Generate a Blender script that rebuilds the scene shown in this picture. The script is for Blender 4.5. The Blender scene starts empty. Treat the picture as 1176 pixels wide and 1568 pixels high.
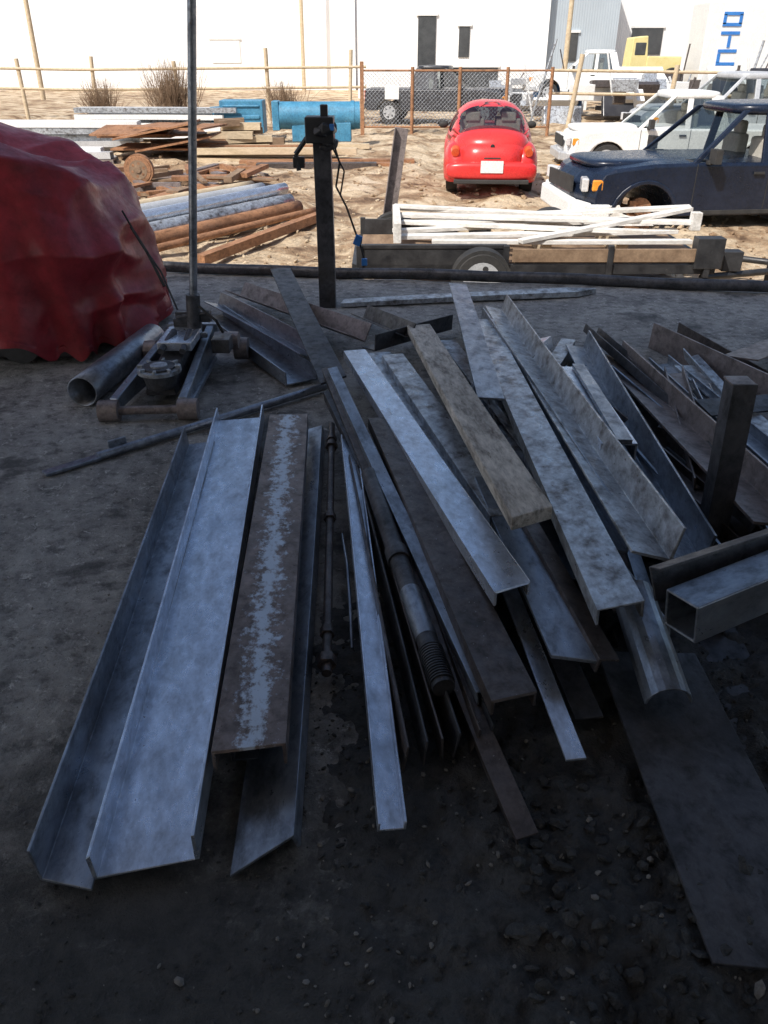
import bpy, math, random, bmesh
from mathutils import Vector, Matrix, noise
R=random.Random(7)
rad=math.radians
sc=bpy.context.scene
GZ=-0.65
# ------------------------------------------------------------------ materials
def N(nt,t,**k):
    n=nt.nodes.new(t)
    for a,b in k.items(): setattr(n,a,b)
    return n
def ramp(nt,stops):
    r=N(nt,'ShaderNodeValToRGB'); e=r.color_ramp.elements
    while len(e)<len(stops): e.new(.5)
    for i,(p,c) in enumerate(stops):
        e[i].position=p
        e[i].color=(c,c,c,1) if isinstance(c,(int,float)) else (*c,1)
    return r
def mat(name,cols,scale=(1,1,1),ns=4,rough=(.4,.65),metal=0,bump=.2,scuff=None,fine=40,coord='Object',bd=.004,spec=.5,dist=0,blotch=0,speck=None,band=None):
    m=bpy.data.materials.new(name); m.use_nodes=True; nt=m.node_tree; L=nt.links
    b=nt.nodes['Principled BSDF']
    tc=N(nt,'ShaderNodeTexCoord'); mp=N(nt,'ShaderNodeMapping'); mp.inputs['Scale'].default_value=scale
    L.new(tc.outputs[coord],mp.inputs['Vector'])
    oi=N(nt,'ShaderNodeObjectInfo'); mu=N(nt,'ShaderNodeMath',operation='MULTIPLY'); mu.inputs[1].default_value=37
    L.new(oi.outputs['Random'],mu.inputs[0])
    def nz(s,d=8,r=.6,di=0):
        n=N(nt,'ShaderNodeTexNoise',noise_dimensions='4D'); n.inputs['Scale'].default_value=s; n.inputs['Detail'].default_value=d
        n.inputs['Roughness'].default_value=r; n.inputs['Distortion'].default_value=di
        L.new(mp.outputs[0],n.inputs['Vector']); L.new(mu.outputs[0],n.inputs['W']); return n
    a=nz(ns,8,.62,dist); f=nz(fine,5,.7)
    n=len(cols)
    stops=cols if isinstance(cols[0][0],(int,float)) and isinstance(cols[0][1],tuple) else [(.3+.4*i/max(1,n-1),c) for i,c in enumerate(cols)]
    r=ramp(nt,stops); L.new(a.outputs['Fac'],r.inputs['Fac'])
    v=ramp(nt,[(.3,.72),(.7,1.15)]); L.new(f.outputs['Fac'],v.inputs['Fac'])
    def mul(x,y):
        mx=N(nt,'ShaderNodeMix',data_type='RGBA',blend_type='MULTIPLY'); mx.inputs[0].default_value=1
        L.new(x,mx.inputs[6]); L.new(y,mx.inputs[7]); return mx.outputs[2]
    def over(x,col,fac):
        m2=N(nt,'ShaderNodeMix',data_type='RGBA'); L.new(fac,m2.inputs[0]); L.new(x,m2.inputs[6]); m2.inputs[7].default_value=(*col,1); return m2.outputs[2]
    out=mul(r.outputs[0],v.outputs[0])
    rs=a.outputs['Fac']
    if blotch:
        g=nz(19,9,.72,.4); q=ramp(nt,[(.36,1-blotch),(.5,1.),(.66,1.15)]); L.new(g.outputs['Fac'],q.inputs['Fac']); out=mul(out,q.outputs[0]); rs=g.outputs['Fac']
        g=nz(2.3,6,.7,.6); q=ramp(nt,[(.38,1-blotch*.7),(.52,1.)]); L.new(g.outputs['Fac'],q.inputs['Fac']); out=mul(out,q.outputs[0])
    if scuff:
        c,th,s=scuff; g=nz(s,10,.75); q=ramp(nt,[(th,0.),(th+.05,1.)]); L.new(g.outputs['Fac'],q.inputs['Fac']); out=over(out,c,q.outputs[0])
    if band:
        c,th,s,hw=band; g=nz(s,10,.75); sx=N(nt,'ShaderNodeSeparateXYZ'); L.new(tc.outputs['Object'],sx.inputs[0]); ab=N(nt,'ShaderNodeMath',operation='ABSOLUTE'); L.new(sx.outputs[0],ab.inputs[0])
        mr=N(nt,'ShaderNodeMapRange'); mr.inputs['From Min'].default_value=0; mr.inputs['From Max'].default_value=hw; mr.inputs['To Min'].default_value=.12; mr.inputs['To Max'].default_value=-.1; L.new(ab.outputs[0],mr.inputs[0])
        ad=N(nt,'ShaderNodeMath',operation='ADD'); L.new(g.outputs['Fac'],ad.inputs[0]); L.new(mr.outputs[0],ad.inputs[1])
        q=ramp(nt,[(th,0.),(th+.1,.9)]); L.new(ad.outputs[0],q.inputs['Fac']); out=over(out,c,q.outputs[0])
    if speck:
        c,th,s=speck; g=nz(s,3,.6); q=ramp(nt,[(th,0.),(th+.03,1.)]); L.new(g.outputs['Fac'],q.inputs['Fac']); out=over(out,c,q.outputs[0])
    L.new(out,b.inputs['Base Color'])
    rr=N(nt,'ShaderNodeMapRange'); rr.inputs['From Min'].default_value=.35; rr.inputs['From Max'].default_value=.65
    rr.inputs['To Min'].default_value=rough[1] if blotch else rough[0]; rr.inputs['To Max'].default_value=rough[0] if blotch else rough[1]
    L.new(rs,rr.inputs['Value']); L.new(rr.outputs[0],b.inputs['Roughness'])
    b.inputs['Metallic'].default_value=metal
    b.inputs['Specular IOR Level'].default_value=spec
    if bump:
        bp=N(nt,'ShaderNodeBump'); bp.inputs['Strength'].default_value=bump; bp.inputs['Distance'].default_value=bd
        L.new(f.outputs['Fac'],bp.inputs['Height']); L.new(bp.outputs[0],b.inputs['Normal'])
    return m
S=(1,.55,1); S2=(1,.85,1)
M={}
M['steel']=mat('mill_steel',[(.17,.19,.22),(.36,.4,.46),(.24,.25,.27)],S,5,(.25,.5),.7,.18,((.16,.12,.09),.64,24),blotch=.4,speck=((.55,.57,.6),.71,110))
M['bright']=mat('bright_steel',[(.5,.56,.65),(.74,.8,.9),(.6,.65,.72)],S,4,(.22,.42),.75,.14,((.26,.2,.17),.66,8),blotch=.22,speck=((.14,.12,.11),.71,80))
M['dark']=mat('dark_steel',[(.035,.037,.041),(.11,.11,.12),(.07,.062,.055)],S2,6,(.35,.6),.4,.3,((.3,.3,.3),.69,40),blotch=.5)
M['rust']=mat('rusty_steel',[(.07,.062,.06),(.14,.115,.105),(.095,.085,.085)],S2,9,(.32,.6),.5,.35,((.3,.31,.33),.64,30),blotch=.4,speck=((.5,.5,.5),.69,130))
M['rustpaint']=mat('rusty_plate_scuffed',[(.13,.1,.09),(.24,.19,.17),(.17,.14,.13)],S2,7,(.32,.6),.45,.4,((.32,.33,.35),.62,16),blotch=.4,speck=((.05,.04,.035),.67,90),band=((.55,.62,.7),.5,26,.075))
M['orange']=mat('orange_rust',[(.2,.09,.04),(.4,.2,.1),(.3,.16,.09)],S,6,(.6,.8),.1,.3,blotch=.4)
M['zinc']=mat('galvanised_steel',[(.34,(.17,.16,.15)),(.44,(.36,.37,.39)),(.56,(.58,.62,.66)),(.7,(.44,.45,.46))],(1,.7,1),17,(.25,.55),.55,.35,((.16,.11,.085),.62,18),blotch=.35,speck=((.08,.06,.05),.69,70))
M['pink']=mat('primer_brown_steel',[(.17,.14,.13),(.32,.27,.255),(.24,.2,.19)],S2,7,(.35,.6),.4,.3,((.5,.5,.5),.65,25),blotch=.4,speck=((.55,.55,.55),.7,110))
M['timber']=mat('scaly_timber',[(.34,(.22,.19,.16)),(.48,(.54,.49,.42)),(.66,(.72,.66,.58))],(2.0,.5,2.0),11,(.7,.9),0,1,((.16,.12,.09),.6,26),fine=30,blotch=.45,bd=.006)
M['white']=mat('white_paint',[(.74,.74,.72),(.83,.83,.81)],(1,1,1),3,(.5,.7),0,.05)
M['lumber']=mat('weathered_white_lumber',[(.5,.46,.4),(.8,.77,.72),(.72,.68,.62)],(1,.3,1),6,(.6,.8),0,.1)
M['wood']=mat('brown_wood',[(.16,.1,.06),(.32,.22,.14)],(1,.3,1),8,(.7,.9),0,.3)
M['ltwood']=mat('pale_wood',[(.45,.35,.22),(.66,.54,.38)],(1,.3,1),8,(.7,.9),0,.2)
M['rubber']=mat('rubber',[(.02,.02,.02),(.05,.047,.044)],(1,1,1),8,(.7,.9),0,.2)
M['black']=mat('black_paint',[(.015,.015,.017),(.045,.045,.047)],(1,1,1),6,(.35,.6),0,.15,((.16,.13,.1),.64,20))
M['glass']=mat('dark_window',[(.05,.055,.06),(.09,.095,.1)],(1,1,1),2,(.1,.2),0,0)
M['red']=mat('red_car_paint',[(.66,.035,.035),(.74,.05,.045)],(1,1,1),1,(.22,.32),.0,0,((.5,.2,.14),.72,3))
M['blue']=mat('dark_blue_car_paint',[(.006,.011,.025),(.014,.022,.045)],(1,1,1),2,(.15,.4),0,0,((.22,.21,.2),.66,5),blotch=.3,speck=((.3,.28,.25),.72,30))
M['blk']=mat('black_car_paint',[(.02,.02,.024),(.05,.05,.055)],(1,1,1),2,(.25,.4),0,0)
M['silver']=mat('silver_paint',[(.45,.46,.47),(.62,.63,.64)],(1,1,1),2,(.3,.4),.2,0)
M['tblue']=mat('teal_blue_paint',[(.04,.2,.34),(.09,.3,.46)],(1,1,1),4,(.4,.6),0,.1,((.35,.26,.17),.64,5),blotch=.3)
M['yellow']=mat('yellow_machine_paint',[(.72,.6,.25),(.8,.7,.35)],(1,1,1),3,(.4,.6),0,.1)
M['tarp']=mat('red_tarpaulin',[(.2,.018,.025),(.36,.028,.038),(.28,.022,.03)],(1,1,1),2.0,(.32,.55),0,.35,((.42,.17,.17),.7,5),fine=9,bd=.01,blotch=.2)
M['tail']=mat('tail_light_red',[(.5,.03,.01),(.75,.16,.05)],(1,1,1),3,(.1,.2),0,0)
M['lamp']=mat('lamp_lens',[(.6,.6,.6),(.8,.8,.8)],(1,1,1),3,(.1,.2),.2,0)
M['amber']=mat('amber_lens',[(.7,.25,.03),(.8,.35,.05)],(1,1,1),3,(.1,.2),0,0)
M['cream']=mat('cream_seat',[(.5,.47,.4),(.65,.6,.52)],(1,1,1),3,(.8,.9),0,.1)
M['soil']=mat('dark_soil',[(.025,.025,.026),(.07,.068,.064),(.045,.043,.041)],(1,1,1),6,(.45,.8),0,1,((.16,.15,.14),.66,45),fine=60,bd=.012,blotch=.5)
M['stone']=mat('stone_chips',[(.08,.075,.07),(.24,.23,.21),(.15,.14,.13)],(1,1,1),20,(.6,.9),0,.4)
M['cable']=mat('blue_plastic',[(.03,.16,.5),(.05,.24,.62)],(1,1,1),3,(.4,.5),0,0)
def corr(name,c,sx=2.2):
    m=bpy.data.materials.new(name); m.use_nodes=True; nt=m.node_tree; L=nt.links; b=nt.nodes['Principled BSDF']
    tc=N(nt,'ShaderNodeTexCoord'); w=N(nt,'ShaderNodeTexWave'); w.inputs['Scale'].default_value=sx
    L.new(tc.outputs['Object'],w.inputs['Vector'])
    n=N(nt,'ShaderNodeTexNoise'); n.inputs['Scale'].default_value=.6; n.inputs['Detail'].default_value=8; L.new(tc.outputs['Object'],n.inputs['Vector'])
    r=ramp(nt,[(.3,tuple(x*.9 for x in c)),(.6,c)]); L.new(n.outputs['Fac'],r.inputs['Fac']); L.new(r.outputs[0],b.inputs['Base Color'])
    bp=N(nt,'ShaderNodeBump'); bp.inputs['Strength'].default_value=.25; bp.inputs['Distance'].default_value=.03
    L.new(w.outputs['Fac'],bp.inputs['Height']); L.new(bp.outputs[0],b.inputs['Normal']); b.inputs['Roughness'].default_value=.5
    return m
M['cwhite']=corr('white_corrugated_metal',(.86,.86,.85)); M['cgrey']=corr('bluegrey_corrugated_metal',(.42,.48,.53)); M['cbrown']=corr('shed_lining_metal',(.55,.55,.54))
def concrete():
    m=bpy.data.materials.new('stained_concrete'); m.use_nodes=True; nt=m.node_tree; L=nt.links; b=nt.nodes['Principled BSDF']
    tc=N(nt,'ShaderNodeTexCoord')
    def nz(s,d=10,r=.65,di=0):
        n=N(nt,'ShaderNodeTexNoise'); n.inputs['Scale'].default_value=s; n.inputs['Detail'].default_value=d; n.inputs['Roughness'].default_value=r; n.inputs['Distortion'].default_value=di
        L.new(tc.outputs['Object'],n.inputs['Vector']); return n
    def over(x,col,fac):
        m2=N(nt,'ShaderNodeMix',data_type='RGBA'); L.new(fac,m2.inputs[0]); L.new(x,m2.inputs[6]); m2.inputs[7].default_value=(*col,1); return m2.outputs[2]
    def mth(op,x,y,z=None):
        n=N(nt,'ShaderNodeMath',operation=op)
        for i,q in enumerate((x,y,z)):
            if q is None: continue
            if isinstance(q,(int,float)): n.inputs[i].default_value=q
            else: L.new(q,n.inputs[i])
        return n.outputs[0]
    a=nz(1.6,12,.72); c=nz(13,10,.72); f=nz(90,4,.7)
    r=ramp(nt,[(.34,(.18,.176,.168)),(.5,(.34,.332,.315)),(.66,(.46,.45,.425))]); L.new(a.outputs['Fac'],r.inputs['Fac'])
    r2=ramp(nt,[(.36,.35),(.48,.88),(.7,1.25)]); L.new(c.outputs['Fac'],r2.inputs['Fac'])
    m1=N(nt,'ShaderNodeMix',data_type='RGBA',blend_type='MULTIPLY'); m1.inputs[0].default_value=1; L.new(r.outputs[0],m1.inputs[6]); L.new(r2.outputs[0],m1.inputs[7]); out=m1.outputs[2]
    sp=nz(22,7,.85,.6); q=ramp(nt,[(.56,0.),(.62,.9)]); L.new(sp.outputs['Fac'],q.inputs['Fac']); out=over(out,(.62,.61,.58),q.outputs[0])
    sp=nz(45,5,.8,.5); q=ramp(nt,[(.6,0.),(.66,.85)]); L.new(sp.outputs['Fac'],q.inputs['Fac']); out=over(out,(.07,.065,.06),q.outputs[0])
    oz=nz(2.6,7,.65,.4); q3=ramp(nt,[(.55,0.),(.66,.85)]); L.new(oz.outputs['Fac'],q3.inputs['Fac']); out=over(out,(.06,.06,.06),q3.outputs[0])
    # dark soil on the slab, plus foreground shade painted into the colour nearer the camera
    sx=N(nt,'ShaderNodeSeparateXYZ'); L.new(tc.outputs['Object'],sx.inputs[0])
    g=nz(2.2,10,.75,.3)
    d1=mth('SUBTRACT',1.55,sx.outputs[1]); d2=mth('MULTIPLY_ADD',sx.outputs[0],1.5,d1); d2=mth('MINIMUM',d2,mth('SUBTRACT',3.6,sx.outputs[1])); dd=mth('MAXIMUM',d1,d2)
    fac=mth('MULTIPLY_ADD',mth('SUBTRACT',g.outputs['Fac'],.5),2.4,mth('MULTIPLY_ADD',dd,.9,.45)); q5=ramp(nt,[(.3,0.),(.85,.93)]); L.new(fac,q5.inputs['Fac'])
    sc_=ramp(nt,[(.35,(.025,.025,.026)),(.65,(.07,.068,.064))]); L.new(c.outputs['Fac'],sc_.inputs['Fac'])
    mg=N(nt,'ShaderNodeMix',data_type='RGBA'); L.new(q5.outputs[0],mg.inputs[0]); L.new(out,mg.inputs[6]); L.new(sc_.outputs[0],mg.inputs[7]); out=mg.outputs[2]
    L.new(out,b.inputs['Base Color'])
    rr=N(nt,'ShaderNodeMapRange'); rr.inputs['To Min'].default_value=.55; rr.inputs['To Max'].default_value=.95; L.new(c.outputs['Fac'],rr.inputs['Value']); L.new(rr.outputs[0],b.inputs['Roughness'])
    ad=N(nt,'ShaderNodeMath',operation='MULTIPLY_ADD'); L.new(f.outputs['Fac'],ad.inputs[0]); ad.inputs[1].default_value=.4; L.new(c.outputs['Fac'],ad.inputs[2])
    bp=N(nt,'ShaderNodeBump'); bp.inputs['Strength'].default_value=1; bp.inputs['Distance'].default_value=.02; L.new(ad.outputs[0],bp.inputs['Height']); L.new(bp.outputs[0],b.inputs['Normal'])
    return m
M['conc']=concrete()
M['dirt']=mat('dry_dirt',[(.35,(.13,.075,.04)),(.44,(.32,.21,.12)),(.53,(.54,.42,.28)),(.66,(.68,.56,.41))],(1,1,1),1.1,(.8,.95),0,1,((.11,.07,.04),.58,2.6),fine=7,coord='Object',bd=.09,dist=.7)
def clearglass():
    m=bpy.data.materials.new('tinted_glass'); m.use_nodes=True; nt=m.node_tree; L=nt.links
    o=nt.nodes['Material Output']; g=N(nt,'ShaderNodeBsdfGlossy'); g.inputs['Roughness'].default_value=.03
    t=N(nt,'ShaderNodeBsdfTransparent'); t.inputs[0].default_value=(.5,.55,.55,1); mx=N(nt,'ShaderNodeMixShader'); mx.inputs[0].default_value=.14
    L.new(t.outputs[0],mx.inputs[1]); L.new(g.outputs[0],mx.inputs[2]); L.new(mx.outputs[0],o.inputs[0]); return m
M['cglass']=clearglass()
# ------------------------------------------------------------------ mesh builder
def link(o): sc.collection.objects.link(o); return o
def empty(name,loc=(0,0,0),rz=0,rx=0,ry=0):
    e=link(bpy.data.objects.new(name,None)); e.location=loc; e.rotation_euler=(rx,ry,rz); e.empty_display_size=.2; return e
class MB:
    def __init__(s): s.v=[];s.f=[];s.m=[];s.sm=[];s.T=Matrix()
    def add(s,vs,fs,mi=0,smooth=False):
        o=len(s.v); s.v+= [tuple(s.T@Vector(p)) for p in vs]
        for f in fs: s.f.append([i+o for i in f]); s.m.append(mi); s.sm.append(smooth)
    def box(s,c,d,mi=0,rot=None):
        x,y,z=[a/2 for a in d]; vs=[Vector((i*x,j*y,k*z)) for i in(-1,1) for j in(-1,1) for k in(-1,1)]
        if rot: 
            q=Matrix.Rotation(rot[0],3,rot[1]); vs=[q@p for p in vs]
        vs=[p+Vector(c) for p in vs]
        s.add(vs,[(0,1,3,2),(4,6,7,5),(0,4,5,1),(2,3,7,6),(0,2,6,4),(1,5,7,3)],mi)
    def cyl(s,a,b,r,mi=0,n=20,r2=None,cap=True):
        a=Vector(a);b=Vector(b);d=(b-a).normalized(); r2=r if r2 is None else r2
        u=d.cross(Vector((0,0,1))); u=Vector((1,0,0)) if u.length<.01 else u.normalized(); w=u.cross(d)
        vs=[];
        for p,q in((a,r),(b,r2)):
            for i in range(n):
                t=2*math.pi*i/n; vs.append(p+u*math.cos(t)*q+w*math.sin(t)*q)
        s.add(vs,[(i,(i+1)%n,n+(i+1)%n,n+i) for i in range(n)],mi,True)
        if cap: s.add(vs,[tuple(range(n-1,-1,-1)),tuple(range(n,2*n))],mi)
    def tube(s,pts,r,mi=0,n=8):
        for a,b in zip(pts[:-1],pts[1:]): s.cyl(a,b,r,mi,n)
    def ell(s,c,r,mi=0,n=24,m=14,e=1,zmin=-9):
        vs=[];pw=lambda x:math.copysign(abs(x)**e,x)
        for j in range(m+1):
            ph=-math.pi/2+math.pi*j/m
            for i in range(n):
                t=2*math.pi*i/n
                vs.append((c[0]+r[0]*pw(math.cos(ph))*pw(math.cos(t)),c[1]+r[1]*pw(math.cos(ph))*pw(math.sin(t)),max(zmin,c[2]+r[2]*pw(math.sin(ph)))))
        s.add(vs,[(j*n+i,j*n+(i+1)%n,(j+1)*n+(i+1)%n,(j+1)*n+i) for j in range(m) for i in range(n)],mi,True)
    def prism(s,poly,y0,y1,mi=0,tp=None):
        n=len(poly); vs=[(x,y0,z) for x,z in poly]+[(x,y1,z) for x,z in poly]
        s.add(vs,[tuple(range(n)),tuple(range(2*n-1,n-1,-1))]+[(i,n+i,n+(i+1)%n,(i+1)%n) for i in range(n)],mi)
    def obj(s,name,mats,parent=None,bevel=0,seg=2):
        me=bpy.data.meshes.new(name); me.from_pydata(s.v,[],s.f); 
        for k in mats: me.materials.append(M[k])
        me.polygons.foreach_set('material_index',s.m); me.polygons.foreach_set('use_smooth',s.sm); me.update()
        bm=bmesh.new(); bm.from_mesh(me); bmesh.ops.recalc_face_normals(bm,faces=bm.faces); bm.to_mesh(me); bm.free()
        o=link(bpy.data.objects.new(name,me))
        if parent: o.parent=parent
        if bevel:
            b=o.modifiers.new('b','BEVEL'); b.width=bevel; b.segments=seg; b.limit_method='ANGLE'; b.angle_limit=rad(35)
        return o
# ------------------------------------------------------------------ steel sections
def angle(a,b,t=.008): 
    t1=math.copysign(t,a); return [(0,0),(a,0),(a,t),(t1,t),(t1,b),(0,b)]
def angled(a,b,t=.008):
    t1=math.copysign(t,a); return [(0,0),(a,0),(a,-t),(t1,-t),(t1,-b),(0,-b)]
def chU(w,h,t=.008): w/=2; return [(-w,0),(w,0),(w,h),(w-t,h),(w-t*1.2,t),(-w+t*1.2,t),(-w+t,h),(-w,h)]
def chD(w,h,t=.008): return [(u,-v) for u,v in chU(w,h,t)]
def flat(w,t=.01): w/=2; return [(-w,-t),(w,-t),(w,0),(-w,0)]
def rect(w,h): w/=2;h/=2; return [(-w,-h),(w,-h),(w,h),(-w,h)]
def circ(r,n=24): return [(r*math.cos(2*math.pi*i/n),r*math.sin(2*math.pi*i/n)) for i in range(n)]
def beam(name,p0,p1,prof,m,roll=0,hole=None,skew=0,skew2=0,bev=.0018,bow=.004,parent=None,smooth=False,jag=0):
    p0=Vector(p0);p1=Vector(p1); d=p1-p0; Ln=d.length; d.normalize()
    X=d.cross(Vector((0,0,1))).normalized() if abs(d.z)<.98 else Vector((1,0,0)); X=(X-d*X.dot(d)).normalized(); Z=X.cross(d)
    c,s=math.cos(rad(roll)),math.sin(rad(roll)); rt=lambda q:[(u*c-v*s,u*s+v*c) for u,v in q]
    loops=[rt(prof)]+([rt(hole)] if hole else [])
    ns=max(2,int(Ln/.3)); vs=[];fs=[];n=len(prof); ph=R.random()*6; K=len(loops)
    for i in range(ns+1):
        t=i/ns
        for lp in loops:
            for (u,v) in lp:
                y=t*Ln
                if i==0: y+=skew*u+R.uniform(-jag,jag)
                if i==ns: y+=skew2*u
                vs.append((u+bow*math.sin(3*t+ph),y,v+bow*.6*math.sin(4*t+ph*2)))
    for i in range(ns):
        for k in range(K):
            o=(i*K+k)*n; o2=((i+1)*K+k)*n
            for j in range(n): fs.append((o+j,o+(j+1)%n,o2+(j+1)%n,o2+j))
    if hole:
        for o in (0,ns*K*n):
            for j in range(n): fs.append((o+j,o+(j+1)%n,o+n+(j+1)%n,o+n+j))
    else: fs+=[tuple(range(n-1,-1,-1)),tuple(ns*n+j for j in range(n))]
    mb=MB(); mb.add(vs,fs,0,smooth)
    o=mb.obj(name,[m],parent,bev if not smooth else 0)
    W=Matrix((( X.x,d.x,Z.x,p0.x),(X.y,d.y,Z.y,p0.y),(X.z,d.z,Z.z,p0.z),(0,0,0,1)))
    o.matrix_world=W
    return o
# ------------------------------------------------------------------ yard ground
def axis(vals):
    out=[]
    for a,b,n in vals: out+=[a+(b-a)*i/n for i in range(n)]
    return out+[vals[-1][1]]
xs=axis([(-500,-60,8),(-60,-15,16),(-15,15,170),(15,60,16),(60,500,8)]); ys=axis([(-300,-10,6),(-10,6,8),(6,34,190),(34,70,16),(70,900,8)])
vs=[]
def gh(x,y):
    k=max(0,min(1,(40-abs(x))/20))*max(0,min(1,(60-y)/25))*max(0,min(1,(y-5)/2))
    h=.11*noise.noise(Vector((x*.45,y*.45,0)))+.085*noise.noise(Vector((x*1.5,y*1.1,3)))+.06*noise.noise(Vector((x*4,y*3,7)))
    rut=.09*math.sin(x*3.2+1.5*noise.noise(Vector((x*.2,y*.2,9))))*max(0,noise.noise(Vector((x*.3,y*.15,5))))
    return GZ-.03+k*(h+rut)
for y in ys:
    for x in xs: vs.append((x,y,gh(x,y)))
nx=len(xs); mb=MB(); mb.add(vs,[(j*nx+i,j*nx+i+1,(j+1)*nx+i+1,(j+1)*nx+i) for j in range(len(ys)-1) for i in range(nx-1)],0,True)
mb.obj('dirt_yard_ground',['dirt'])
def hull():
    bm=bmesh.new(); bmesh.ops.create_icosphere(bm,subdivisions=1,radius=1); v=[p.co.copy() for p in bm.verts]; f=[[q.index for q in p.verts] for p in bm.faces]; bm.free(); return v,f
IV,IF=hull()
def chunk(mb,p,s,fl=.6):
    q=Matrix.Rotation(R.random()*6.3,3,Vector((R.random()-.5,R.random()-.5,1)).normalized()); sx,sy,sz=s*R.uniform(.6,1.3),s*R.uniform(.5,1),s*fl*R.uniform(.5,1)
    mb.add([Vector(p)+q@Vector((a.x*sx*R.uniform(.75,1.2),a.y*sy*R.uniform(.75,1.2),a.z*sz*R.uniform(.75,1.2))) for a in IV],IF,0,False)
mb=MB()
for i in range(1700):
    y=9+R.random()**1.5*14; x=R.uniform(-.5,.5)*y*.95
    chunk(mb,(x,y,gh(x,y)+.01),R.choice([.02,.03,.04,.05,.08]))
mb.obj('dirt_clods',['dirt'])
# ------------------------------------------------------------------ slab
def edgeY(x): return 6.9-.135*x
xs=[-9+18*i/120 for i in range(121)]; vs=[];rows=90
for j in range(rows+1):
    for x in xs:
        e=edgeY(x)+.03*noise.noise(Vector((x*3,0,0))); y=-7+(e+7)*(j/rows)
        vs.append((x,y,.012*noise.noise(Vector((x*.8,y*.8,1)))+.004*noise.noise(Vector((x*4,y*4,1)))-(.03 if j==rows else 0)))
for x in xs: vs.append((x,edgeY(x)+.02*noise.noise(Vector((x*3,0,5))),-.9))
nx=len(xs); mb=MB(); mb.add(vs,[(j*nx+i,j*nx+i+1,(j+1)*nx+i+1,(j+1)*nx+i) for j in range(rows+1) for i in range(nx-1)],0,True)
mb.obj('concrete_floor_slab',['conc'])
# ------------------------------------------------------------------ open workshop shed over the slab
E=empty('workshop_shed')
mb=MB(); mb.box((-.2,-.6,4.75),(13.6,9.0,.1)); mb.box((-.2,-5.0,2.35),(13.4,.1,4.7)); mb.obj('roof_and_back_wall',['cbrown'],E)
mb=MB()
for x in(-6.6,-2,2,6.3): mb.box((x,-.6,4.6),(.12,8.8,.18))
for x in(-6.6,6.3):
    for y in(-4.8,-.6,3.7): mb.box((x,y,2.25),(.14,.14,4.5))
mb.box((-.2,3.82,4.6),(13.4,.1,.2)); mb.obj('rafters_and_posts',['steel'],E)
# ------------------------------------------------------------------ steel pile
be=beam
be('steel_angle',(-.785,1.15,.015),(-.935,3.46,.02),angle(.13,.10),'steel',roll=6,skew=-.35)
be('steel_channel',(-.545,1.17,.03),(-.72,3.74,.03),chU(.235,.078),'bright',roll=3,skew=.12,jag=.006)
be('steel_channel',(-.33,1.41,.165),(-.46,3.54,.145),chD(.182,.07),'rustpaint',skew=.1,jag=.002)
be('steel_angle',(-.215,1.24,.055),(-.30,3.58,.075),angled(-.15,.05),'steel',roll=16,skew=.5)
be('steel_angle',(-.40,1.5,.02),(-.52,3.5,.02),angle(.1,.06),'dark')
E=empty('threaded_rod_assembly'); mb=MB(); a=Vector((-.17,1.80,.06)); b=Vector((-.25,3.52,.1)); mb.cyl(a,b,.015); 
for t,rr in((.02,.03),(.1,.024),(.5,.024),(.86,.028),(.9,.024)): p=a.lerp(b,t); mb.cyl(p,p+(b-a)*.02,rr,0,6)
mb.obj('rod',['rust'],E)
mb=MB(); mb.tube([(-.10,1.95,.03),(-.11,2.1,.07),(-.13,2.35,.08),(-.16,2.6,.05)],.006); mb.obj('bent_rod',['steel'])
be('steel_channel',(.02,1.26,.05),(-.165,3.28,.13),chU(.07,.028,.006),'bright',skew=.1,roll=-6,jag=.002)
be('steel_angle',(.31,1.22,.065),(-.33,3.99,.215),angled(.055,.055,.005),'rust',skew=0,roll=12)
be('steel_angle',(.25,1.62,.15),(-.29,3.9,.25),angled(.05,.05,.005),'steel',roll=8)
be('steel_angle',(.21,1.75,.10),(-.3,3.75,.18),angled(.04,.05,.005),'dark',roll=4)
for i in range(6):
    be('steel_flat_bar',(.06+.045*i,1.46+.015*i,.07),(-.16+.03*i,3.1,.1),[(u,v) for u,v in rect(.006,.09)],'dark' if i%2 else 'rust',roll=R.uniform(-14,4))
E=empty('threaded_pipe'); mb=MB(); a=Vector((.165,1.66,.13)); b=Vector((-.06,2.85,.18)); mb.cyl(a,b,.032,0,28); d=(b-a)
for i in range(14): p=a+d*(.015+i*.0085); mb.cyl(p,p+d*.004,.037,0,24)
mb.cyl(a+d*.5,a+d*.55,.04,0,28); mb.obj('pipe',['dark'],E); mb=MB(); mb.cyl(a+d*.17,a+d*.36,.0335,0,28,cap=False); mb.obj('scuffed_band',['steel'],E)
be('steel_channel',(.34,1.54,.215),(-.012,3.32,.225),chD(.128,.05),'rust',skew=.1,jag=.002)
be('steel_channel',(.385,1.93,.28),(-.17,4.33,.20),chD(.125,.05),'bright',skew=.25,jag=.003)
be('steel_angle',(.37,2.41,.245),(-.01,4.25,.20),angled(.12,.06),'zinc')
be('steel_angle',(.30,2.3,.20),(-.10,4.4,.16),angled(.14,.05),'zinc')
be('timber_plank',(.46,2.12,.425),(.21,4.82,.2),[(-.073,-.045),(.073,-.045),(.073,0),(-.073,0)],'timber',skew=.45,skew2=.2,bev=.004,jag=.004)
be('steel_channel',(.65,1.77,.335),(.64,5.10,.15),chD(.14,.055),'zinc',skew=.25,roll=3,jag=.003)
be('steel_flat_bar',(.49,3.40,.29),(.53,5.82,.2),flat(.125,.012),'steel',roll=-3)
be('steel_angle',(.88,2.03,.30),(.83,5.56,.07),angle(-.13,.12,.01),'zinc',roll=-14,jag=.004)
be('steel_angle',(.80,2.2,.22),(.66,5.3,.08),angle(-.12,.09,.01),'steel',roll=-8)
be('steel_channel',(.93,2.87,.305),(1.00,4.06,.2),chD(.145,.07),'bright',skew=.05)
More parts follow.
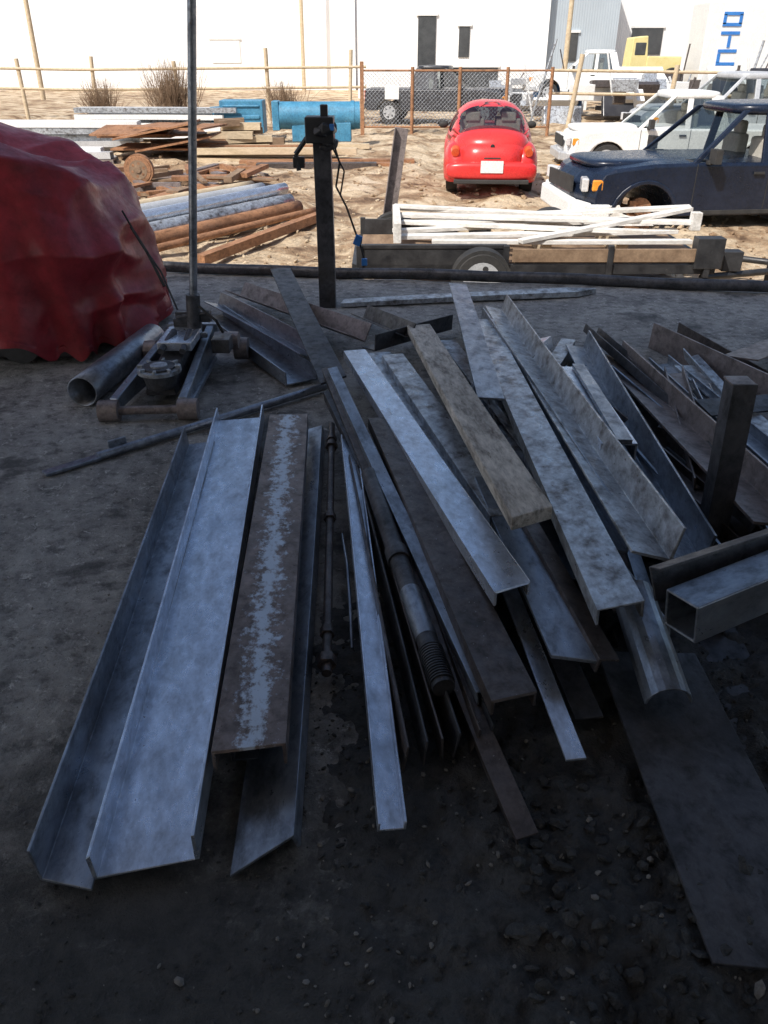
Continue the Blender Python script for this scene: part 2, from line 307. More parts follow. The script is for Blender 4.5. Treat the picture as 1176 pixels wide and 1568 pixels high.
be('steel_channel',(.95,2.85,.335),(1.02,4.03,.225),flat(.06,.02),'steel')
be('steel_angle',(1.07,2.22,.16),(1.24,4.76,.06),angle(-.12,.12,.01),'steel',roll=-10)
be('steel_angle',(1.42,2.36,.22),(1.43,4.62,.05),angle(-.15,.11,.012),'pink',roll=-6)
be('steel_channel',(1.63,2.75,.16),(1.62,4.5,.05),chU(.12,.06),'steel',roll=8)
be('steel_angle',(1.22,4.95,.06),(.98,4.3,.1),angled(.09,.07),'zinc')
be('steel_angle',(1.05,4.9,.10),(.80,4.35,.16),angled(.09,.07),'bright',roll=-20)
be('steel_flat_bar',(2.25,3.2,.13),(1.70,4.95,.09),rect(.014,.16),'pink',roll=-5)
be('steel_angle',(2.3,3.6,.02),(1.95,5.2,.02),angle(.1,.08),'rust')
be('steel_flat_bar',(1.75,3.3,.14),(1.72,4.3,.12),flat(.16,.01),'zinc')
be('steel_flat_bar',(2.0,4.3,.17),(2.6,4.9,.1),flat(.2,.01),'pink',roll=6)
be('square_tube',(1.24,2.56,.02),(1.235,2.62,.66),rect(.085,.085),'dark',hole=rect(.07,.07))
mb=MB(); mb.box((1.235,2.622,.662),(.083,.083,.006)); mb.obj('steel_end_plate',['pink'])
be('square_tube',(.80,1.715,.335),(2.0,2.32,.40),rect(.115,.115),'steel',hole=rect(.098,.098),roll=6,bev=.004)
be('steel_angle',(.74,1.86,.40),(2.0,2.42,.46),angled(.05,.10),'dark',roll=25)
be('steel_plate',(.815,.93,.045),(.79,1.86,.09),flat(.30,.01),'dark',roll=-3,skew=-.1)
be('steel_plate',(.90,1.0,.02),(.95,2.2,.02),flat(.4,.01),'dark')
be('pipe_offcut',(.77,1.60,.13),(.76,2.0,.2),[(.065*math.cos(t),.065*math.sin(t)) for t in [math.pi*i/10 for i in range(11)]]+[(.058*math.cos(t),.058*math.sin(t)) for t in [math.pi-math.pi*i/10 for i in range(11)]],'steel')
be('steel_plate',(.525,1.70,.205),(.41,2.7,.25),flat(.125,.012),'steel',skew=-.3)
be('steel_angle',(.585,1.68,.215),(.44,2.6,.27),angled(.06,.05),'rust',roll=-10)
be('steel_flat_bar',(.49,1.45,.08),(.38,2.3,.17),flat(.055,.008),'bright')
be('steel_flat_bar',(.56,1.6,.08),(.45,2.4,.13),flat(.08,.008),'dark')
for i in range(38):
    x=R.uniform(.35,1.75); y=R.uniform(1.9,2.9); L_=R.uniform(1.1,2.3); a=R.uniform(-.25,.22); z=R.uniform(.03,.14)
    pr=R.choice([angle(.08,.07),angled(.08,.06),chU(.1,.05),flat(.1,.01),rect(.01,.09)])
    be('steel_offcut',(x,y,z),(x+L_*math.sin(a),y+L_*math.cos(a),z*.8+.01),pr,R.choice(['dark','steel','rust','steel','pink','zinc']),roll=R.uniform(-25,25))
for i in range(12):
    x=R.uniform(1.3,2.0); y=R.uniform(2.1,3.6); a=R.uniform(.6,1.7)
    be('steel_offcut',(x,y,.05+.02*i),(x+.9*math.sin(a),y+.9*math.cos(a),.1),R.choice([angle(.08,.07),flat(.12,.01),rect(.06,.06)]),R.choice(['dark','rust','steel']),roll=R.uniform(-20,20))
# far cluster
be('steel_channel',(-.47,4.30,.02),(-1.22,5.55,.03),chU(.2,.08),'steel')
be('steel_angle',(-.12,4.78,.10),(-1.08,6.0,.05),angle(-.14,.12),'pink',roll=-30)
be('steel_angle',(-.40,4.55,.08),(-1.2,5.75,.06),angle(-.12,.1),'steel',roll=-20)
be('steel_flat_bar',(-.265,3.98,.16),(-.78,6.12,.24),flat(.15,.012),'dark',skew=.5)
be('steel_angle',(-.05,4.55,.12),(.45,5.2,.05),angle(-.1,.1),'dark')
be('steel_angle',(.16,4.7,.14),(-.14,5.45,.05),angle(-.1,.1),'dark',roll=-25)
E=empty('pry_bar'); mb=MB(); mb.cyl((-1.33,3.33,.024),(-.30,4.24,.03),.021,0,16); mb.box((-1.42,3.25,.02),(.26,.05,.016),0,(rad(41.5),'Z')); mb.box((-1.26,3.42,.05),(.09,.012,.05),0,(rad(41),'Z')); mb.obj('bar',['steel'],E,.003)
mb=MB(); mb.add([(-.32,5.88,.04),(-.3,6.0,.04),(.6,6.15,.05),(1.45,6.3,.05),(1.66,6.27,.05),(1.5,6.17,.05),(.6,6.03,.05)]+[(-.32,5.88,.01),(-.3,6.0,.01),(.6,6.15,.015),(1.45,6.3,.01),(1.66,6.27,.01),(1.5,6.17,.01),(.6,6.03,.015)],[(0,1,2,6),(6,2,3,5),(5,3,4)]+[tuple(x) for x in [(0,7,8,1),(1,8,9,2),(2,9,10,3),(3,10,11,4),(4,11,12,5),(5,12,13,6),(6,13,7,0)]]); mb.obj('steel_strip',['zinc'])
mb=MB(); pts=[(x,edgeY(x)-.13+.03*math.sin(x*1.7),.045+.004*math.sin(5*x)) for x in [-3.6+i*.2 for i in range(36)]]; mb.tube(pts,.045,0,16); mb.obj('edge_pipe',['dark'])
be('steel_pipe',(-1.60,3.98,.085),(-1.47,4.95,.085),circ(.083,28),'steel',hole=circ(.075,28),smooth=True)
# ------------------------------------------------------------------ floor jack
E=empty('floor_jack')
mb=MB()
def plate(mb,p,q,h0,h1,t=.014,z0=.04):
    p=Vector(p);q=Vector(q);d=(q-p).normalized();n=Vector((-d.y,d.x,0))*t/2
    mb.add([p-n+Vector((0,0,z0)),p+n+Vector((0,0,z0)),p+n+Vector((0,0,z0+h0)),p-n+Vector((0,0,z0+h0)),q-n+Vector((0,0,z0)),q+n+Vector((0,0,z0)),q+n+Vector((0,0,z0+h1)),q-n+Vector((0,0,z0+h1))],[(0,1,2,3),(4,7,6,5),(0,4,5,1),(3,2,6,7),(0,3,7,4),(1,5,6,2)])
plate(mb,(-1.385,3.82,0),(-1.255,4.75,0),.065,.19,.045,.05); plate(mb,(-1.037,3.84,0),(-1.045,4.75,0),.065,.19,.045,.05)
plate(mb,(-1.415,3.82,0),(-1.285,4.6,0),.03,.03,.02,.045); plate(mb,(-1.007,3.84,0),(-1.01,4.6,0),.03,.03,.02,.045)
mb.box((-1.15,4.72,.16),(.30,.05,.16)); mb.box((-1.15,4.5,.235),(.26,.03,.03))
mb.obj('side_frames',['steel'],E,.006)
mb=MB(); mb.cyl((-1.44,3.80,.055),(-.98,3.83,.055),.022); mb.cyl((-1.46,3.80,.055),(-1.36,3.805,.055),.055); mb.cyl((-1.06,3.825,.055),(-.96,3.83,.055),.055)
mb.cyl((-1.43,4.62,.10),(-1.36,4.62,.10),.06); mb.cyl((-.90,4.66,.10),(-.82,4.66,.10),.065); mb.cyl((-1.0,4.60,.17),(-.86,4.6,.17),.05); mb.cyl((-1.3,4.62,.12),(-.82,4.66,.12),.02)
mb.obj('wheels',['pink'],E,.005)
mb=MB(); mb.add([(-1.27,4.0,.06),(-1.11,4.0,.06),(-1.08,4.6,.10),(-1.23,4.6,.10),(-1.26,4.0,.14),(-1.12,4.0,.14),(-1.10,4.6,.26),(-1.21,4.6,.26)],[(0,1,2,3),(4,7,6,5),(0,4,5,1),(1,5,6,2),(2,6,7,3),(3,7,4,0)])
mb.cyl((-1.19,4.03,.10),(-1.19,4.03,.185),.075,0,28,.095); mb.obj('lift_arm',['dark'],E,.004)
mb=MB(); mb.cyl((-1.19,4.03,.185),(-1.19,4.03,.205),.115,0,28); mb.cyl((-1.19,4.03,.205),(-1.19,4.03,.215),.085,1,28); mb.cyl((-1.19,4.03,.215),(-1.19,4.03,.222),.045,0,20)
for i in range(8): t=i*math.pi/4; mb.box((-1.19+.1*math.cos(t),4.03+.1*math.sin(t),.212),(.03,.014,.018),0,(t,'Z'))
mb.obj('saddle',['zinc','dark'],E,.003)
mb=MB(); mb.box((-1.155,4.40,.245),(.19,.30,.05)); mb.obj('cover_plate',['bright'],E,.006)
mb=MB(); mb.box((-1.15,4.6,.27),(.14,.12,.09)); mb.cyl((-1.22,4.2,.235),(-1.19,4.42,.28),.018); mb.cyl((-1.10,4.2,.235),(-1.10,4.42,.28),.018); mb.box((-1.10,4.55,.33),(.2,.05,.06)); mb.cyl((-1.10,4.53,.25),(-1.085,4.53,.46),.04); mb.cyl((-1.0,4.52,.36),(-1.19,4.52,.33),.012); mb.box((-.93,4.45,.2),(.1,.12,.08)); mb.obj('handle_socket',['dark'],E,.004)
mb=MB(); mb.cyl((-1.088,4.53,.4),(-.86,4.58,2.5),.022); mb.obj('handle',['steel'],E)
mb=MB(); mb.tube([(-1.2,4.6,.35),(-1.35,4.9,.5),(-1.5,5.1,.62),(-1.62,5.2,.8)],.006); mb.tube([(-1.05,4.5,.4),(-.95,4.45,.33),(-.93,4.5,.25)],.008); mb.obj('hose',['rubber'],E)
# ------------------------------------------------------------------ tarp covered machine
E=empty('tarp_covered_machine')
mb=MB(); n=360; m=120; C=Vector((-2.85,5.35,0)); vs=[]
def ridge(v): return max(0,1-abs(noise.noise(v))*4.0)**1.3
for j in range(m+1):
    t=j/m
    for i in range(n):
        th=2*math.pi*i/n; c,s=math.cos(th),math.sin(th); e=.45
        sx=math.copysign(abs(c)**e,c); sy=math.copysign(abs(s)**e,s)
        if t<.38: k=t/.38*.94; z=1.22-.07*(t/.38)**3
        else: q=(t-.38)/.62; k=.94+.05*min(1,q*8)+.10*q; z=1.15-.09*min(1,q*8)-1.03*q*(1-.45*max(0,-s)*max(0,min(1,(-c+.45)*1.3)))
        k*=1-.08*(abs(c*s)*2)**3
        p=Vector((C.x+1.24*k*sx,C.y+.78*k*sy,z))
        # long diagonal folds pulled from the top corners, plus hanging pleats
        g=Vector((p.x*.9+p.z*.7,p.y*.9-p.z*.3,p.z*.5)); 
        fold=.085*ridge(g*1.0+Vector((3,1,2)))+.045*ridge(Vector((p.x*1.6-p.z*1.1,p.y*1.4,p.z*.8+9)))
        fold+=.07*noise.noise(Vector((th*1.6,t*1.3,1)))+.075*max(0,t-.38)*math.sin(th*13+4*noise.noise(Vector((th*1.3,t*1.2,4))))
        fold+=.012*noise.noise(p*7)-.06
        p.x+=fold*c*1.2; p.y+=fold*s*1.2
        up=.09*noise.noise(Vector((p.x*1.2,p.y*1.4,2)))+.05*ridge(Vector((p.x*.9,p.y*1.3,7)))+.03*ridge(Vector((p.x*2.1,p.y*1.1,1)))
        p.z+=up*(1 if t<.45 else .3)
        p.z-=.20*max(0,c)**2*(k if t<.4 else 1)*(1 if t<.45 else max(0,1-(t-.45)*2))
        if t>.97: p.z+=.03*math.sin(th*23)
        p.z=max(.015,p.z)
        vs.append(p)
mb.add(vs,[(j*n+i,j*n+(i+1)%n,(j+1)*n+(i+1)%n,(j+1)*n+i) for j in range(m) for i in range(n)],0,True); mb.obj('tarp',['tarp'],E)
mb=MB(); mb.box((-2.9,5.35,.5),(1.9,1.1,.8)); mb.box((-2.5,4.85,.12),(1.3,.3,.2)); mb.cyl((-2.2,4.65,.14),(-2.2,4.8,.14),.13); mb.cyl((-3.2,4.65,.14),(-3.2,4.8,.14),.13); mb.obj('machine_base',['black'],E,.02)
mb=MB(); mb.tube([(-1.52,5.0,.74),(-1.40,4.85,.62),(-1.30,4.75,.45)],.009); mb.obj('tarp_tie',['rubber'],E)
# ------------------------------------------------------------------ steel post with cable
E=empty('steel_post')
be('post',(-.42,5.95,0),(-.425,5.97,1.28),rect(.12,.12),'dark',hole=rect(.10,.10),bev=.006).parent=E
mb=MB()
for k in range(9): chunk(mb,(-.43+R.uniform(-.06,.06),5.93+R.uniform(-.06,.04),1.20+R.uniform(-.1,.06)),R.uniform(.06,.09),.9)
mb.box((-.43,5.93,1.2),(.19,.18,.16)); mb.box((-.58,5.9,1.0),(.08,.05,.07)); mb.tube([(-.52,5.9,1.15),(-.6,5.9,1.05),(-.58,5.88,.95)],.018); mb.box((-.40,5.93,1.31),(.05,.05,.08))
mb.obj('clamp',['black'],E,.01)
mb=MB(); mb.tube([(-.36,5.86,1.2),(-.3,5.84,1.0),(-.33,5.86,.85),(-.26,5.84,.72),(-.2,5.84,.55),(-.17,5.84,.47),(-.14,5.84,.36)],.007); mb.tube([(-.35,5.87,1.1),(-.27,5.84,.95),(-.3,5.86,.8)],.006); mb.obj('cable',['rubber'],E)
mb=MB(); mb.box((-.185,5.83,.5),(.05,.03,.07),0,(.4,'Y')); mb.box((-.14,5.83,.35),(.04,.03,.05)); mb.box((-.345,5.83,1.22),(.03,.02,.04)); mb.obj('plug',['cable'],E,.005)
be('rusty_angle_post',(-.12,10.2,GZ-.1),(.13,10.25,.9),angle(.16,.1,.012),'pink',bev=.003)
# ------------------------------------------------------------------ utility trailer
def wheel(mb,c,r,w,ax='Y',rim=True):
    c=Vector(c); a=Vector((0,1,0)) if ax=='Y' else Vector((1,0,0))
    mb.cyl(c-a*w/2,c+a*w/2,r,0,32); mb.cyl(c-a*(w/2-.02),c-a*(w/2+.012),r*.93,0,32,r*.86)
    mb.cyl(c-a*(w/2+.005),c-a*(w/2+.016),r*.62,1,28); mb.cyl(c-a*(w/2+.01),c-a*(w/2+.035),r*.2,1,16); mb.cyl(c+a*(w/2+.0),c+a*(w/2+.012),r*.6,1,28)
    for i in range(6):
        t=i*math.pi/3+.3; o=Vector((math.cos(t),0,math.sin(t))) if ax=='Y' else Vector((0,math.cos(t),math.sin(t))); mb.cyl(c+o*r*.42-a*(w/2+.012),c+o*r*.42-a*(w/2+.018),r*.1,0,10)
E=empty('utility_trailer')
mb=MB(); mb.box((1.55,8.35,-.28),(3.7,.06,.1)); mb.box((1.55,9.85,-.28),(3.7,.06,.1)); mb.box((-.3,9.1,-.28),(.06,1.5,.1)); mb.box((3.38,9.1,-.28),(.06,1.5,.1)); mb.box((.5,8.335,-.17),(1.45,.03,.24)); mb.box((.5,8.34,-.055),(1.5,.06,.04)); mb.box((.5,9.86,-.17),(1.45,.03,.24))
for x in(-.25,1.24,2.3,3.3): mb.box((x,8.31,-.2),(.06,.05,.32)); mb.box((x,9.89,-.2),(.06,.05,.32))
mb.box((3.3,8.36,-.12),(.28,.16,.3)); mb.box((2.3,8.33,-.40),(2.1,.05,.06)); mb.cyl((3.3,8.4,-.38),(4.7,9.0,-.42),.035); mb.cyl((3.3,9.8,-.38),(4.7,9.05,-.42),.035); mb.cyl((4.2,8.85,-.62),(4.2,8.85,-.15),.03); mb.box((4.75,9.02,-.38),(.2,.1,.08)); mb.box((3.65,8.6,-.25),(.2,.16,.2))
mb.obj('frame',['black'],E,.006)
mb=MB(); mb.box((1.55,9.1,-.235),(3.6,1.45,.03)); mb.box((2.28,8.315,-.14),(1.95,.03,.13)); mb.obj('deck_boards',['wood'],E,.004)
mb=MB(); wheel(mb,(.98,8.16,-.34),.30,.19); wheel(mb,(.12,10.05,-.30),.29,.19); wheel(mb,(2.0,10.05,-.25),.29,.19); mb.obj('wheels',['rubber','silver'],E,.006)
E=empty('lumber_load')
for i,(a,b,w) in enumerate([((.15,8.75,-.02),(3.15,8.95,.0),.14),((.1,9.0,-.01),(3.0,9.5,.03),.12),((.2,9.5,.07),(3.3,8.9,.10),.14),((.3,9.6,-.03),(3.1,9.65,.0),.16),((.2,9.3,.03),(2.7,8.65,.05),.1),((.15,9.8,.10),(2.2,9.3,.10),.12),((.5,8.6,-.04),(3.2,8.6,-.04),.1),((1.4,8.5,-.02),(3.35,9.2,.19),.1),((.12,9.7,.14),(1.9,9.5,.08),.08),((1.2,9.7,.03),(3.4,9.35,.18),.14)]):
    o=be('board_%d'%i,a,b,[(-w/2,-.04),(w/2,-.04),(w/2,0),(-w/2,0)],'lumber',bev=.004); o.parent=E
for i in range(3):
    o=be('block_%d'%i,(.9+.8*i,8.6,-.15),(.9+.8*i,9.6,-.15),rect(.1,.13),'ltwood'); o.parent=E
mb=MB(); mb.box((.14,9.2,.02),(.08,1.2,.2)); mb.box((3.3,8.85,.10),(.1,.1,.18)); mb.obj('end_board',['lumber'],E,.005)
# ------------------------------------------------------------------ vehicles
def arc(cx,cz,r,z0,n=12):
    a=math.asin(max(-1,min(1,(z0-cz)/r))); return [(cx+r*math.cos(t),cz+r*math.sin(t)) for t in [a+(math.pi-2*a)*i/n for i in range(n+1)]]
def pickup(name,loc,rz,paint,suv=False,nowheel=False,drop=0,bumper='silver',bed=True):
    E=empty(name,loc,rz)
    r=.37; w=.96; fx,rx=1.72,-1.75; zb=.42
    body=[(2.58,zb)]+arc(fx,.40,.47,zb)+arc(rx,.40,.47,zb)+[(-2.6,zb),(-2.68,.6),(-2.65,1.12)]
    body+=[(.98,1.14),(1.6,1.13),(2.3,1.07),(2.52,1.0),(2.64,.86),(2.68,.7),(2.66,.5)]
    mb=MB(); mb.T=Matrix.Translation((0,0,-drop))
    n=len(body); vs=[]; ysn=[-1,-.96,-.8,-.4,0,.4,.8,.96,1]
    for q in ysn:
        for (x,z) in body:
            nose=max(0,(x-1.9)/.8); x2=x-.22*nose*abs(q)**3
            z2=z+(.035*(1-q*q) if z>1.0 else 0)- (.03 if (abs(q)==1 and z>1.0) else 0)
            vs.append((x2,q*w,z2))
    K=len(ysn); mb.add(vs,[(k*n+i,k*n+(i+1)%n,(k+1)*n+(i+1)%n,(k+1)*n+i) for k in range(K-1) for i in range(n)]+[tuple(range(n)),tuple((K-1)*n+i for i in range(n))],0)
    for s in(-1,1): 
        for cx in(fx,rx): mb.prism([(x,z) for x,z in arc(cx,.40,.53,zb+.02)]+[(x,z) for x,z in reversed(arc(cx,.40,.47,zb+.02))],s*w,s*(w+.03),0)
    mb.ell((1.75,0,1.10),(.72,.70,.07),0,e=.5)
    mb.obj('body',[paint],E,.03,3)
    r0=-2.6 if suv else -.85
    zt=1.80
    hb,ht=.93,.74
    def yy(z): return hb+(ht-hb)*(z-1.12)/(zt-1.12)
    P4=[(1.05,1.12),(.30,zt),(r0+.15,zt),(r0-.1,1.12)]
    fr=MB(); fr.T=mb.T
    def bar(a,b,wd,th=.05):
        for s in(-1,1):
            A=Vector((a[0],s*yy(a[1]),a[1]));B=Vector((b[0],s*yy(b[1]),b[1])); h=wd
            fr.add([A+Vector((-h,0,0)),A+Vector((h,0,0)),A+Vector((h,-s*th,0)),A+Vector((-h,-s*th,0)),B+Vector((-h,0,0)),B+Vector((h,0,0)),B+Vector((h,-s*th,0)),B+Vector((-h,-s*th,0))],[(0,1,2,3),(4,7,6,5),(0,4,5,1),(1,5,6,2),(2,6,7,3),(3,7,4,0)])
    bar((P4[0][0]-.02,1.12),(P4[1][0]-.02,zt),.05); bar((P4[2+1][0]+.08,1.12),(P4[2][0]+.05,zt),.14); bar((-.05,1.12),(-.08,zt),.06)
    if suv: bar((-1.2,1.12),(-1.25,zt),.09)
    xm=(P4[1][0]+P4[2][0])/2; lx=(P4[1][0]-P4[2][0])/2
    fr.ell((xm,0,zt+.005),(lx+.09,ht+.04,.085),0,32,16,e=.4)
    fr.obj('roof_and_pillars',[paint],E,.012)
    gl=MB(); gl.T=mb.T
    gl.add([(1.03,-.86,1.14),(1.03,.86,1.14),(.31,.68,zt-.05),(.31,-.68,zt-.05)],[(0,1,2,3)],0)
    gl.add([(P4[3][0],-.86,1.14),(P4[3][0],.86,1.14),(P4[2][0],.68,zt-.05),(P4[2][0],-.68,zt-.05)],[(0,1,2,3)],0)
    for s in(-1,1):
        q=.02
        if suv: gl.add([(-1.25,s*(yy(1.14)-q),1.14),(-1.28,s*(yy(zt-.05)-q),zt-.05),(P4[2][0],s*(yy(zt-.05)-q),zt-.05),(P4[3][0],s*(yy(1.14)-q),1.14)],[(0,1,2,3)],0)
        gl.add([(-.1,s*(yy(1.14)-q),1.14),(-.12,s*(yy(zt-.05)-q),zt-.05),(max(-1.2,P4[2][0]),s*(yy(zt-.05)-q),zt-.05),(max(-1.2,P4[3][0]),s*(yy(1.14)-q),1.14)],[(0,1,2,3)],0)
    gl.obj('windows',['cglass'],E)
    it=MB(); it.T=mb.T; it.box((.9,0,1.1),(.35,1.7,.12),1)
    for y in(-.42,.42): it.box((-.25,y,1.15),(.18,.5,.55),0); it.box((-.3,y,1.5),(.12,.26,.2),0)
    it.obj('seats_and_dash',['cream','rubber'],E,.04)
    tr=MB(); tr.T=mb.T
    for s in(-1,1):
        y=s*(w+.003)
        for x in(1.0,-.12)+((-1.25,) if suv else (-.95,)): tr.box((x,y,.82),(.012,.008,.62),0)
        tr.box((.0,y+s*.006,.47),(1.9,.02,.06),0); tr.box((.05,s*(w+.02),1.0),(.16,.03,.035),0); tr.box((.82,s*(w+.13),1.24),(.1,.2,.19),0); tr.box((.85,s*(w+.03),1.15),(.05,.12,.05),0)
    tr.box((2.69,0,.84),(.03,1.1,.22),0)
    tr.obj('trim_and_mirrors',['rubber'],E,.01)
    li=MB(); li.T=mb.T
    for s in(-1,1): li.box((2.57,s*.72,.86),(.10,.3,.18),0,(-s*.25,'Z')); li.box((2.44,s*.92,.86),(.16,.06,.15),1,(-s*.2,'Z')); li.box((-2.67,s*.87,.9),(.04,.14,.4),2)
    li.obj('lights',['lamp','amber','tail'],E,.02)
    bu=MB(); bu.T=mb.T@Matrix.Rotation(-.05 if nowheel else 0,4,'X')
    hz=.27 if nowheel else .2
    bu.box((2.70,0,.54),(.16,1.4,hz),0); 
    for s in(-1,1): bu.box((2.62,s*.78,.54),(.14,.34,hz),0,(s*.35,'Z')); bu.box((2.42,s*.95,.54),(.36,.07,hz*.9),0,(-s*.12,'Z'))
    bu.box((-2.75,0,.55),(.12,1.8,.16),0); bu.obj('bumpers',[bumper],E,.05,4)
    wh=MB(); 
    for x in(fx,rx):
        for s in(-1,1):
            if nowheel and x==fx and s==1: continue
            wh.T=Matrix.Rotation(0 if s<0 else math.pi,4,'Z'); wheel(wh,(x*(1 if s<0 else -1),-(w-.14),r-drop*.6),r,.24)
    wh.obj('wheels',['rubber','silver'],E,.01)
    if nowheel:
        hb_=MB(); hb_.cyl((fx,.74,.26),(fx,.82,.26),.19,0,28); hb_.cyl((fx,.82,.26),(fx,.95,.26),.08,0,16); hb_.box((fx+.05,.68,.28),(.1,.1,.3),0); hb_.cyl((fx+.3,.3,.35),(fx,.7,.25),.03); hb_.box((fx+.12,.8,.33),(.1,.09,.16),0); hb_.box((fx,.6,.06),(.4,.4,.12),0)
        for i in range(5): t=i*1.2566; hb_.cyl((fx+.05*math.cos(t),.95,.26+.05*math.sin(t)),(fx+.05*math.cos(t),.98,.26+.05*math.sin(t)),.01,0,8)
        hb_.obj('brake_hub',['orange'],E)
        li=MB(); li.add([(2.5,.94,.36),(2.1,.98,.38),(2.0,1.0,.18),(2.3,1.04,.06),(2.52,1.0,.10)],[(0,1,2,3,4)]); li.add([(2.15,.95,.28),(1.6,.9,.14),(1.5,.92,.07),(2.2,1.02,.10)],[(0,1,2,3)]); li.obj('hanging_fender_liner',['lumber'],E)
    return E
pickup('pickup_truck',(5.38,13.45,GZ),rad(187),'blue',suv=True,nowheel=True,drop=.22,bumper='white')
pickup('pickup_truck',(8.9,22.6,GZ),rad(186),'silver')
pickup('pickup_truck',(6.9,21.0,GZ-.1),rad(178),'white',drop=.25)
pickup('pickup_truck',(2.1,33.5,GZ),rad(-12),'blk')
pickup('pickup_truck',(13.2,19.6,GZ),rad(190),'silver')
pickup('pickup_truck',(8.5,37,GZ+.5),rad(170),'white')
# ---- small red hatchback with domed roof, seen from behind
E=empty('red_compact_car',(2.08,17.55,GZ),rad(-4))
mb=MB()
st=[];n=40
def lw(t): return .83*(1-abs(t)**3.2*.30)
nst=40
for j in range(nst+1):
    t=-1+2*j/nst; y=2.05*t
    end=math.sqrt(max(0,1-abs(t)**5)); W=lw(t)*(.6+.4*end) ; zc=.58; hh=.16+.27*end
    for i in range(n):
        a=2*math.pi*i/n; c,s=math.cos(a),math.sin(a)
        st.append((W*math.copysign(abs(c)**.5,c),y,zc+hh*math.copysign(abs(s)**.75,s)))
mb.add(st,[(j*n+i,j*n+(i+1)%n,(j+1)*n+(i+1)%n,(j+1)*n+i) for j in range(nst) for i in range(n)]+[tuple(range(n)),tuple(nst*n+i for i in range(n))],0,True)
for x in(-.61,.61):
    for y in(-1.28,1.28): mb.ell((x,y,.46),(.26,.62,.42),0,32,20,.75,zmin=.22)
mb.ell((0,1.35,.76),(.66,.66,.28),0,32,20,.8)
mb.ell((0,-1.22,.78),(.70,.74,.34),0,32,20,.8)
mb.ell((0,-1.93,.44),(.82,.20,.16),0,40,14,.5)
mb.obj('body',['red'],E)
dm=MB(); nA=48; nB=56; vs=[]
def H(y): return .84+.66*max(0,1-abs((y+.05)/1.66)**2.3)**.6
for j in range(nB+1):
    y=-.05-1.66*math.cos(math.pi*j/nB)
    for i in range(nA+1):
        a=math.pi*i/nA; c,s=math.cos(a),math.sin(a); h=H(y)-.84
        hw=.82*(max(0,1-abs((y+.05)/1.66)**3)**.36)
        vs.append((hw*math.copysign(abs(c)**.62,c)*(1-.20*(s**.75)*(h/.66)),y,.84+h*s**.72))
for j in range(nB):
    for i in range(nA):
        ys=[vs[j*(nA+1)+i],vs[(j+1)*(nA+1)+i],vs[j*(nA+1)+i+1],vs[(j+1)*(nA+1)+i+1]]
        cy=sum(p[1] for p in ys)/4; cz=sum(p[2] for p in ys)/4; cx=sum(p[0] for p in ys)/4
        g=0
        if 1.02<cz<1.42 and abs(cx)<.60-.25*max(0,cz-1.2) and (cy<-.75 or cy>.55): g=1
        if abs(cx)>.62 and cz>.98 and cz<1.36 and -.85<cy<.75 and not(-.08<cy<.0): g=1
        dm.add(ys,[(0,1,3,2)],g,True)
o=dm.obj('cabin',['red','cglass'],E)
bm=bmesh.new(); bm.from_mesh(o.data); bmesh.ops.remove_doubles(bm,verts=bm.verts,dist=.0005); bm.to_mesh(o.data); bm.free()
mb=MB()
for x in(-.34,.34): mb.box((x,-.62,1.0),(.46,.14,.42)); mb.box((x,-.68,1.24),(.28,.08,.17)); mb.box((x,.25,.98),(.42,.14,.42)); mb.ell((x,.2,1.26),(.12,.06,.09))
mb.box((0,-.95,.92),(1.1,.5,.05)); mb.obj('seats',['cream'],E,.04)
mb=MB()
for x in(-.66,.66): mb.cyl((x,-1.78,.76),(x*1.0,-1.90,.73),.085,0,24,.07)
mb.obj('tail_lights',['tail'],E)
mb=MB(); mb.box((0,-2.135,.52),(.40,.02,.20)); mb.obj('licence_plate',['white'],E)
mb=MB(); mb.box((0,-2.10,.27),(1.35,.1,.07)); mb.cyl((0,-1.95,.84),(0,-1.985,.83),.04,0,20); mb.box((0,-2.10,.66),(.3,.03,.025))
for x in(-.8,.8): mb.ell((x*1.12,.55,1.02),(.1,.06,.07))
mb.obj('bumper_trim_and_mirrors',['rubber'],E,.02)
mb=MB()
for y in(-1.26,1.26): wheel(mb,(.70,y,.31),.31,.2,'X'); wheel(mb,(-.70,y,.31),.31,.2,'X')
mb.obj('wheels',['rubber','silver'],E,.01)
# ------------------------------------------------------------------ pipe stack
E=empty('pipe_stack'); d=Vector((2.1,3.3,0)).normalized(); nrm=Vector((-d.y,d.x,0))
end=Vector((-1.15,13.4,0))
for i,(k,z,r,mm,l,e) in enumerate([(0,.0,.05,'orange',6,.2),(.22,.02,.10,'orange',6,0),(.42,.07,.11,'zinc',6.5,.1),(.68,.06,.11,'white',6.5,.3),(.92,.1,.10,'pink',6.5,-.1),(1.15,.08,.1,'bright',6,.4),(1.4,.06,.10,'zinc',6,.2),(.55,.24,.09,'bright',6,.2),(.8,.25,.09,'silver',6,0),(1.05,.26,.08,'ltwood',6,.1)]):
    p1=end+nrm*k*1.25+d*e; p0=p1-d*l; zz=GZ+.05+z+r*.5
    o=be('pipe_%d'%i,(p0.x,p0.y,zz+.03),(p1.x,p1.y,zz+.03),circ(r,20),mm,hole=circ(r*.88,20),smooth=True,bow=.01); o.parent=E
o=be('stop_beam',(-2.3,10.2,GZ+.05),(-.9,13.2,GZ+.1),rect(.14,.12),'orange'); o.parent=E
